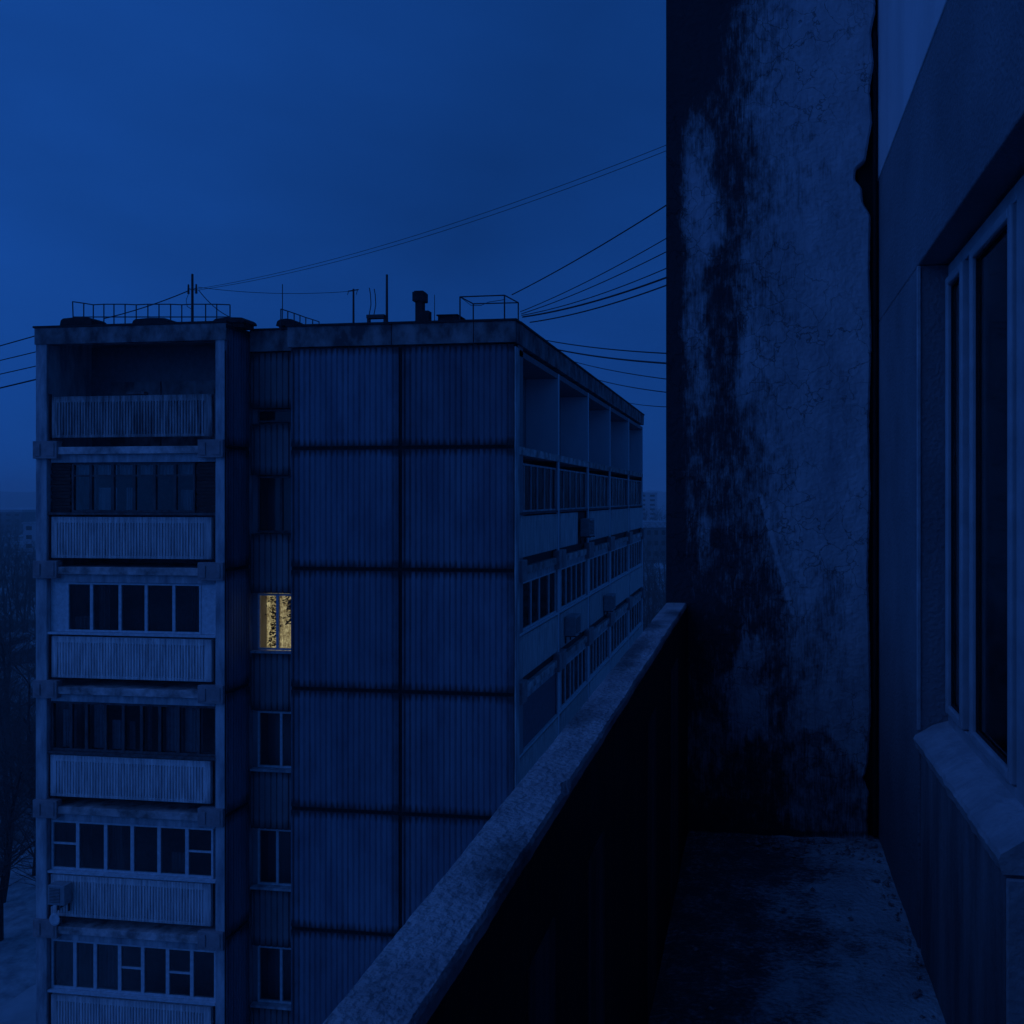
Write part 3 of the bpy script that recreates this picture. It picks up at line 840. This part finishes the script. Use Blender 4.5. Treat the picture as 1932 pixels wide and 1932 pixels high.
def railing(name, pts_top, pts_bot, label, r=.014, extra=()):
    base = (Vector(pts_bot[0]) + Vector(pts_bot[-1])) / 2
    t_ = thing(name, (base.x, base.y, ROOF), label, 'railing')
    s = MB(); s.path(pts_top, r, 5); s.build('top_rail', M['metal'], t_)
    if extra != 'no_bottom':
        s = MB(); s.path(pts_bot, r, 5); s.build('bottom_rail', M['metal'], t_)
    for p, q in zip(pts_top, pts_bot):
        s = MB(); s.tube((q[0], q[1], ROOF), p, r, n=5); s.build('post', M['metal'], t_)
    return t_
us = [137, 158, 176, 196, 215, 236, 257, 279, 300, 322, 343, 364, 388, 409, 434]
yr = YT + .9
tops = [on_y(u, 569 + (3 if i == 1 else 0) + (5 if i > 1 else 0) + (1 if i % 4 == 2 else 0), yr) for i, u in enumerate(us)]
bots = [on_y(u + (2 if i == 0 else 0), 598, yr) for i, u in enumerate(us)]
railing('roof_railing', tops, bots, 'long low steel railing of many posts on the tower roof')
tp = [at(u, v, zc) for u, v, zc in ((530, 583, 20.0), (543, 587, 20.6), (555, 591, 21.2), (566, 595, 21.8), (577, 599, 22.4), (590, 603, 23.0), (602, 607, 23.6))]
railing('roof_railing', tp, [Vector((p.x, p.y, ROOF + .02)) for p in tp], 'short railing sloping away beside the narrow roof vent')
c = [on_y(868, 560, YA + .5), on_y(952, 557, YA + .5), on_y(978, 571, YA + 2.0), on_y(893, 573, YA + 2.0)]
c[2].x = min(c[2].x, XA - .1)
fr_ = thing('roof_guard_frame', ((c[0].x + c[1].x) / 2, YA + 1.2, ROOF), 'open rectangular guard frame of steel tube at the roof corner', 'guard frame')
for i in range(4):
    s = MB(); s.tube(c[i], c[(i + 1) % 4], .016, n=5); s.build('top_rail', M['metal'], fr_)
    s = MB(); s.tube((c[i].x, c[i].y, ROOF), c[i], .018, n=5); s.build('post', M['metal'], fr_)
s = MB(); s.path([c[0], (c[0] + c[3]) / 2 + Vector((.1, 0, -.12)), c[3] + Vector((.2, 0, -.05)), (c[3] + c[1]) / 2 + Vector((0, 0, -.06)), c[1] + Vector((0, 0, -.1))], .008, 4)
s.build('slack_wire', M['cable'], fr_)

p = on_y(363, 517, YT + .6)
mast = thing('roof_mast', (p.x, p.y, ROOF), 'tall dark cable mast with insulators standing on the tower roof', 'mast')
s = MB(); s.tube((p.x, p.y, ROOF), (p.x, p.y, p.z), .032, .026, 8); s.build('pole', M['metal'], mast)
MZ = on_y(363, 546, YT + .6).z
for dx in (-.10, .10):
    s = MB(); s.tube((p.x, p.y, MZ - .02), (p.x + dx, p.y, MZ + .03), .012, n=5); s.tube((p.x + dx, p.y, MZ - .10), (p.x + dx, p.y, MZ + .12), .026, .018, 6)
    s.build('insulator', M['metal'], mast)
s = MB()
s.path([(p.x - .1, p.y, MZ - .1), (p.x - .16, p.y, MZ - .25), (p.x - .13, p.y, MZ - .4), (p.x - .03, p.y, MZ - .46)], .008, 4); s.build('wire_loop', M['cable'], mast)
def antenna(u, v, Y, r, label, kind):
    p = on_y(u, v, Y)
    t_ = thing('roof_antenna', (p.x, p.y, ROOF), label, 'antenna')
    s = MB(); s.tube((p.x, p.y, ROOF), p, r, r * .8, 6); s.build('pole', M['metal'], t_)
    s = MB(); s.box(p.x - .07, p.x + .07, p.y - .07, p.y + .07, ROOF, ROOF + .05); s.build('foot', M['metal'], t_)
    if kind == 'T':
        s = MB(); s.tube((p.x - .13, p.y, p.z - .05), (p.x + .13, p.y, p.z - .02), .014, n=5)
        for dx in (-.12, .1): s.tube((p.x + dx, p.y, p.z - .03), (p.x + dx - .03, p.y, p.z - .14), .008, n=4)
        s.build('crossbar', M['metal'], t_)
antenna(533, 536, YA + .8, .012, 'thin whip aerial rising from the narrow roof vent', 'whip')
antenna(667, 545, YA + .7, .028, 'short antenna pole with a crossbar on the middle of the roof', 'T')
antenna(730, 518, YA + .7, .034, 'tall thick bare pole on the middle of the roof', '')
antenna(820, 556, YA + .9, .010, 'thin whip aerial right of the capped chimney', 'whip')
a_, b_ = on_y(694, 600, YA + .7), on_y(727, 594, YA + .7)
pb = thing('pipe_bracket', ((a_.x + b_.x) / 2, YA + .7, ROOF), 'low pipe stand with two upright bent rods beside the tall pole', 'pipe stand')
s = MB(); s.box(a_.x, b_.x, YA + .62, YA + .78, a_.z - .02, b_.z); s.build('crosspiece', M['metal'], pb)
for u in (696, 727):
    q = on_y(u, 600, YA + .7); s = MB(); s.box(q.x - .03, q.x + .03, YA + .66, YA + .74, ROOF, a_.z - .021); s.build('leg', M['metal'], pb)
for u, v in ((697, 543), (706, 545)):
    q = on_y(u, v, YA + .72); e = on_y(u - 1, 597, YA + .72)
    s = MB(); s.path([e, on_y(u + 3, 575, YA + .72), on_y(u + 2, 556, YA + .72), q], .011, 5); s.build('rod', M['metal'], pb)
q0, q1 = on_y(786, 560, YA + .6), on_y(799, 560, YA + .6)
cx, cw = (q0.x + q1.x) / 2, q1.x - q0.x
ch = thing('chimney', (cx, YA + .6, ROOF), 'narrow vent chimney with a wide square cap on the roof', 'chimney')
ztop, zcap = on_y(790, 550, YA + .6).z, on_y(790, 570, YA + .6).z
s = MB(); s.box(cx - cw / 2, cx + cw / 2, YA + .52, YA + .70, ROOF, zcap); s.build('shaft', M['tar'], ch)
s = MB(); s.box(cx - .14, cx + .14, YA + .47, YA + .75, zcap, ztop - .03); s.box(cx - .11, cx + .11, YA + .5, YA + .72, ztop - .03, ztop); s.build('cap', M['tar'], ch, bevel=.01)
s = MB(); s.box(cx + cw / 2, cx + cw / 2 + .16, YA + .5, YA + .7, ROOF, on_y(790, 588, YA + .6).z); s.build('side_duct', M['tar'], ch)
q0, q1 = on_y(826, 596, YA + .8), on_y(862, 596, YA + .8)
s = MB(); s.box(q0.x, q1.x, YA + .8, YA + 1.3, ROOF, q0.z); s.box(q0.x - .03, q1.x + .03, YA + .77, YA + 1.33, q0.z, q0.z + .03)
tag(s.build('roof_hatch', M['tar'], bevel=.01), 'low flat roof hatch left of the corner guard frame', 'roof hatch')
s = MB(); q = on_y(248, 742, YT + .2)
s.box(q.x, q.x + .46, YT + .03, YT + .16, ZJ[0] + 1.235, ZJ[0] + 1.30)
tag(s.build('dark_plank', M['old_frame'], bevel=.005), 'short dark plank lying on the open top loggia parapet', 'plank')

# --- air conditioners and a small dish
def conditioner(o, rz, label, w_=.50, h_=.50, d_=.30):
    t_ = thing('air_conditioner', o, label, 'air conditioner', 'air conditioners hung on the loggias')
    t_.rotation_euler[2] = rz
    def part(name, s, m, bevel=0):
        ob = s.build(name, m, t_, origin=(0, 0, 0), bevel=bevel); ob.location = (0, 0, 0)
    s = MB(); s.box(-w_ / 2, w_ / 2, -d_, 0, 0, h_); part('casing', s, M['ac'], .015)
    s = MB()
    for i in range(11):
        zz = .06 + i * (h_ - .12) / 10
        s.box(-w_ / 2 + .05, w_ / 2 - .12, -d_ - .012, -d_ - .001, zz - .009, zz + .009)
    part('grille', s, M['ac'])
    s = MB(); s.box(-w_ / 2 + .05, w_ / 2 - .12, -d_ - .0008, -d_ + .004, .05, h_ - .05); part('fan_opening', s, M['dark'])
    for dx in (-w_ / 2 + .08, w_ / 2 - .08):
        s = MB(); s.box(dx - .015, dx + .015, -d_ - .02, .02, -.035, -.001); s.box(dx - .015, dx + .015, -.02, .02, -.22, -.036); part('bracket', s, M['metal'])
q = on_y(120, 1700, YT - .02)
conditioner((q.x, YT - .02, q.z), 0, 'boxy air conditioner hung on the ribbed loggia parapet at lower left', .44, .46, .22)
q = on_x(1072, 1196, XA + .02); conditioner((XA + .02, q.y, q.z), R(90), 'air conditioner on the side facade second bay, two floors below the open loggias', .8, .55)
q = on_x(1101, 1003, XA + .0); conditioner((XA - .02, q.y, ZJ[1] + .45), R(90), 'air conditioner filling the gap in a side facade parapet below the open loggias', .8, .55)
q = on_x(1143, 1150, XA + .02); conditioner((XA + .02, q.y, q.z), R(90), 'air conditioner on the side facade third bay near the tarred joint', .8, .55)
q = on_y(106, 1733, YT - .12)
dish = thing('satellite_dish', q, 'small pale round dish under the lower left air conditioner', 'satellite dish')
s = MB(); n = 18
ring = [[s.pt(q + Vector((math.cos(2*math.pi*i/n) * r_, -.02 + r_ * r_ * -1.2, math.sin(2*math.pi*i/n) * r_ * 1.1))) for i in range(n)] for r_ in (.03, .08, .135)]
for A, B in zip(ring, ring[1:]):
    for i in range(n): s.f.append((A[i], A[(i+1) % n], B[(i+1) % n], B[i]))
s.f.append(tuple(ring[0])); ob = s.build('reflector', M['white_frame'], dish, smooth=True)
ob.modifiers.new('rim', 'SOLIDIFY').thickness = .006
s = MB(); s.tube(q + Vector((0, -.02, 0)), q + Vector((0, .13, -.03)), .015, n=6); s.build('arm', M['metal'], dish)

# ================================================================== CABLES
def cable(P0, P1, sag, r, label, group):
    s = MB(); n = 26
    P0, P1 = Vector(P0), Vector(P1)
    s.path([P0.lerp(P1, i / n) - Vector((0, 0, sag * 4 * (i / n) * (1 - i / n))) for i in range(n + 1)], r, 4)
    tag(s.build('cable', M['cable']), label, 'cable', group)
def our_roof(u0, v0, v1253, Y):
    e = Vector((XW + .05, Y, 0)); xc = e.x * CA + e.y * SA; zc = -e.x * SA + e.y * CA
    u = 1218 + 1600 * xc / zc
    v = v0 + (v1253 - v0) / (1253 - u0) * (u - u0)
    e.z = (941 - v) * zc / 1600
    return e
G1 = 'cables rising from the roof corner opposite to the dividing wall'
for (u0, v0, v1, zc, sag, r, lab) in ((966, 556, 378, 20, .12, .014, 'steepest single cable rising from the corner guard frame to the dividing wall'),
                             (982, 588, 436, 19.8, .16, .010, 'upper of the close pair of cables above the middle bundle'),
                             (984, 592, 461, 19.8, .16, .010, 'lower of the close pair of cables above the middle bundle'),
                             (984, 595, 486, 19.9, .22, .010, 'thin cable just over the thick one in the rising bundle'),
                             (986, 598, 505, 19.7, .2, .018, 'thick cable in the middle of the rising bundle'),
                             (1000, 608, 520, 20.4, .2, .014, 'lowest cable of the bundle rising to the dividing wall')):
    p = at(u0, v0, zc)
    cable(p, our_roof(u0, v0, v1, 12.0), sag, r, lab, G1)
G2 = 'cables from the long roof edge to the dividing wall'
for (u0, v1, r, lab) in ((1028, 655, .012, 'topmost of the low cables leaving the long roof edge'),
                    (1052, 674, .018, 'thick low cable second down along the long roof edge'),
                    (1082, 704, .010, 'faint level cable third down along the long roof edge'),
                    (1128, 730, .012, 'faint level cable fourth down along the long roof edge'),
                    (1186, 760, .012, 'lowest cable leaving the far end of the long roof edge')):
    p = on_x(u0, 700, XA); v0 = 941 - 1600 * (ROOF + .1) / (-p.x * SA + p.y * CA); p.z = ROOF + .1
    cable(p, our_roof(u0, v0, v1, 12.5), .12, r, lab, G2)
G3 = 'long thin cables from the roof mast to the top of the dividing wall'
mp3 = on_y(366, 546, YT + .6)
cable(mp3, our_roof(366, 540, 252, 12.0), .36, .005, 'upper of the two long thin cables crossing the sky from the mast', G3)
cable(mp3 + Vector((0, 0, -.03)), our_roof(366, 540, 261, 12.0), .38, .005, 'lower of the two long thin cables crossing the sky from the mast', G3)
q = on_y(667, 549, YA + .7)
cable(mp3 + Vector((.1, 0, .05)), q, .10, .006, 'faint wire between the mast and the crossbar antenna', None)
cable(mp3 + Vector((-.12, 0, -.02)), on_y(196, 601, YT + .85), .05, .013, 'guy wire running down left from the mast to the railing', 'guy wires of the roof mast')
cable(mp3 + Vector((.12, 0, -.02)), on_y(434, 598, YT + .85), .08, .009, 'guy wire running down right from the mast to the corner vent', 'guy wires of the roof mast')
for i, (v0, v1, r) in enumerate(((630, 648, .014), (661, 676, .012), (688, 702, .012), (713, 728, .018))):
    a_ = on_y(68, v0, YT + .2); a_.x = XL
    e = Vector((-28, 20, 0)); xc = e.x * CA + e.y * SA; zc = -e.x * SA + e.y * CA; u = 1218 + 1600 * xc / zc
    e.z = (941 - (v0 + (v1 - v0) / -67 * (u - 67))) * zc / 1600
    cable(a_, e, .05, r, ['topmost of the four cables leaving the tower towards the left', 'second from top of the four cables left of the tower',
                          'third from top of the four cables left of the tower', 'lowest and thickest of the four cables left of the tower'][i], 'cables leaving the tower on the left')

# ================================================================== GROUND, TREES, FAR TOWN
GZ = -22
M['ground'] = material('snow_patched_ground', (.07, .066, .066), (.46, .46, .48), scale=.06, bump=.3, bscale=2, lo=.40, hi=.60)
s = MB(); n = 40
idx = {}
for j in range(n + 1):
    for i in range(n + 1):
        x = -3200 + 6400 * i / n; y = -200 + 5200 * (j / n) ** 1.8
        idx[i, j] = s.pt((x, y, GZ))
for j in range(n):
    for i in range(n): s.f.append((idx[i, j], idx[i+1, j], idx[i+1, j+1], idx[i, j+1]))
structure(s.build('ground', M['ground'], origin=(0, 0, GZ)))
M['hill'] = material('wooded_hills', (.02, .021, .022), (.06, .06, .06), scale=.02, bump=.0)
s = MB(); rows = []
for i in range(641):
    t_ = -1 + 2 * i / 640
    x = t_ * 3100
    h = 34 + 12 * mnoise.noise(Vector((x * .0016, 2, 0))) + 5 * mnoise.noise(Vector((x * .011, 7, 0))) + 5 * mnoise.fractal(Vector((x * .045, 3, 0)), .7, 2, 4)
    y0 = 2300 - 900 * abs(t_) ** 1.5
    rows.append([s.pt((x, y0, GZ - 1)), s.pt((x, y0 + 150, GZ + h * .7)), s.pt((x, y0 + 320, GZ + h + 8)), s.pt((x, y0 + 900, GZ - 1))])
for A, B in zip(rows, rows[1:]):
    for k in range(3): s.f.append((A[k], B[k], B[k+1], A[k+1]))
structure(s.build('hills', M['hill'], origin=(0, 2300, GZ), smooth=True))

def grow(seed, H, lean=0, twigs=1.0):
    rr = random.Random(seed)
    tr, cr = MB(), MB()
    def branch(p, d, L_, r, lvl):
        n = 4 if lvl == 0 else 3
        pts = [p]
        for i in range(n):
            d = (d + Vector((rr.gauss(0, .13), rr.gauss(0, .13), .06 + rr.gauss(0, .06))) * (1 if lvl else .5)).normalized()
            q = pts[-1] + d * L_ / n
            a, b = r * (1 - .75 * i / n), r * (1 - .75 * (i + 1) / n)
            (tr if lvl == 0 else cr).tube(pts[-1], q, a, b, 6 if lvl == 0 else (4 if lvl < 2 else 3), cap=False)
            pts.append(q)
            if lvl < 3 and (i >= 1 or lvl > 0):
                for c in range({0: 4, 1: 3, 2: 3}[lvl] if twigs >= 1 else 2):
                    a_ = rr.uniform(0, 2 * math.pi)
                    side = Vector((math.cos(a_), math.sin(a_), 0))
                    nd = (d * rr.uniform(.5, 1.0) + side * rr.uniform(.45, .9)).normalized()
                    branch(pts[-2].lerp(q, rr.random()), nd, L_ * rr.uniform(.38, .62), b * .7 if lvl else r * .4 * (1 - .5 * i / n), lvl + 1)
    branch(Vector((0, 0, 0)), Vector((lean, 0, 1)).normalized(), H * .8, H * .016, 0)
    return tr, cr
protos = []
for sd_, H in ((1, 11), (5, 10), (9, 12)):
    tr, cr = grow(sd_, H, .05)
    protos.append((tr.mesh('trunk', M['bark'], smooth=True), cr.mesh('crown', M['twig'])))
lowp = [grow(s_, 11, 0, .6) for s_ in (31, 37)]
spots = []
rr = random.Random(4)
for zc in (42, 47, 53, 58, 64, 72, 80, 90):
    for u in (-90, -35, 15, 75):
        spots.append((u + rr.uniform(-18, 18), zc + rr.uniform(-2, 2)))
for zc in (62, 78, 95, 115):
    for u in (1205, 1240, 1285): spots.append((u + rr.uniform(-12, 12), zc + rr.uniform(-3, 3)))
for i, (u, zc) in enumerate(spots):
    p = at(u, 941, zc); p.z = GZ
    left = u < 600
    k = i % 3
    zc_ = (p.x ** 2 + p.y ** 2) ** .5
    near = 'on the snow beside the block' if zc_ < 62 else ('in the middle of the grove' if zc_ < 90 else 'at the back of the grove')
    lab = f'bare leafless tree {near}, left of the tower' if left else f'bare leafless tree {"in the nearer row" if zc_ < 87 else "in the farther row"} beyond the side facade'
    t_ = thing('bare_tree', p, lab, 'tree', 'bare trees left of the tower' if left else 'bare trees beyond the side facade')
    sc = rr.uniform(.75, 1.12); rz = rr.uniform(0, 6.28)
    t_.scale = (sc, sc, sc); t_.rotation_euler[2] = rz
    for nm, me in zip(('trunk', 'crown'), protos[k]):
        o = bpy.data.objects.new(nm, me); COL.objects.link(o); o.parent = t_
# far wood, one mass
s = MB()
def scatter(u0, u1, z0, z1, n, h0, h1):
    for i in range(n):
        zc = z0 + (z1 - z0) * rr.random(); p = at(rr.uniform(u0, u1), 941, zc)
        tr, cr = lowp[i % 2]
        sc = rr.uniform(h0, h1) / 11; a = rr.uniform(0, 6.28); ca, sa = math.cos(a) * sc, math.sin(a) * sc
        for m_ in (tr, cr):
            b = len(s.v)
            for v in m_.v: s.pt((p.x + v[0] * ca - v[1] * sa, p.y + v[0] * sa + v[1] * ca, GZ + v[2] * sc))
            s.f += [tuple(x + b for x in f) for f in m_.f]
print('low tree faces', sum(len(a.f) + len(b.f) for a, b in lowp) / 2)
scatter(-60, 110, 110, 240, 80, 8, 12)
scatter(-90, 36, 240, 330, 40, 9, 13)
scatter(1190, 1290, 140, 300, 34, 9, 13)
scatter(1290, 1900, 60, 420, 130, 8, 13)
scatter(-90, 36, 420, 500, 40, 10, 14)
scatter(1180, 1300, 420, 560, 40, 14, 19)
stuff(s.build('far_woods', M['twig'], origin=(0, 300, GZ)))

def far_house(name, u0, u1, zc, vtop, depth, label, m, roofm, cols, rows_, group='far buildings', roofh=.8):
    a, b = at(u0, vtop, zc), at(u1, vtop, zc)
    mid = (a + b) / 2; W_ = (b - a).length; H_ = a.z - GZ
    t_ = thing(name, (mid.x, mid.y, GZ), label, 'building', group)
    t_.rotation_euler[2] = YAW
    def part(nm, s, m_, par=None):
        o = s.build(nm, m_, par or t_, origin=(0, 0, 0)); o.location = (0, 0, 0); return o
    s = MB(); s.box(-W_ / 2, W_ / 2, 0, depth, 0, H_ - roofh); part('wall', s, m)
    s = MB(); s.box(-W_ / 2 - .4, W_ / 2 + .4, -.4, depth + .4, H_ - roofh, H_); part('roof', s, roofm)
    pw_, ph_ = W_ / cols, (H_ - roofh) / rows_
    for i in range(cols):
        for j in range(rows_):
            s = MB(); s.box(-W_ / 2 + pw_ * (i + .25), -W_ / 2 + pw_ * (i + .75), -.06, -.002, ph_ * (j + .3), ph_ * (j + .75)); part('window', s, M['dark'])
M['far_wall'] = plain('far_pale_wall', (.42, .43, .46), .8)
M['far_dark'] = plain('far_grey_wall', (.16, .16, .17), .8)
far_house('far_building', 44, 130, 360, 985, 14, 'pale blocky building far off left of the tower', M['far_wall'], M['snow'], 4, 3)
far_house('far_building', -90, 40, 520, 962, 16, 'long grey building with a snowy roof far off at the left edge', M['far_dark'], M['snow'], 8, 4, roofh=1.4)
far_house('far_building', 1150, 1240, 600, 929, 18, 'tall white building far off beyond the side facade', M['far_wall'], M['far_wall'], 5, 8)
far_house('far_building', 1190, 1300, 310, 984, 14, 'low building with a snow covered roof beyond the side facade', M['far_dark'], M['snow'], 8, 3, roofh=2.2)
for i, (u0, u1, zc, v, lab) in enumerate(((-30, 8, 118, 1205, 'leftmost small garage with a snowy roof among the trees'),
                                     (12, 34, 112, 1222, 'middle small garage with a snowy roof among the trees'),
                                     (38, 62, 122, 1206, 'small garage with a snowy roof nearest the tower'))):
    far_house('garage', u0, u1, zc, v, 5, lab, M['far_dark'], M['snow'], 1, 1, 'garages among the trees', .4)
# snow bank on the yard by the tower
s = MB(); n = 30; rows = []
cen = at(40, 941, 46)
for j in range(n + 1):
    rows.append([])
    for i in range(n + 1):
        x, y = (i / n - .5) * 16, (j / n - .5) * 26
        e = max(0, 1 - ((x / 8) ** 2 + (y / 13) ** 2))
        h = .05 + .35 * e + .12 * mnoise.fractal(Vector((x * .5, y * .5, 0)), .8, 2, 4) if e > 0 else -.1
        rows[-1].append(s.pt((cen.x + x * CA - y * SA - .0, cen.y + x * SA + y * CA, GZ + h)))
for j in range(n):
    for i in range(n): s.f.append((rows[j][i], rows[j][i+1], rows[j+1][i+1], rows[j+1][i]))
stuff(s.build('snow', M['snow'], smooth=True))

# ================================================================== THE DUSK HAZE
hz = bpy.data.materials.new('haze'); hz.use_nodes = True
t = hz.node_tree; t.nodes.clear()
o_ = t.nodes.new('ShaderNodeOutputMaterial'); pv = t.nodes.new('ShaderNodeVolumePrincipled')
pv.inputs['Color'].default_value = (1, 1, 1, 1); pv.inputs['Density'].default_value = .00060; pv.inputs['Anisotropy'].default_value = 0
t.links.new(pv.outputs[0], o_.inputs['Volume'])
s = MB(); s.box(-3400, 3400, -400, 5200, -23.5, 60)
stuff(s.build('haze', hz, origin=(0, 0, 0)))
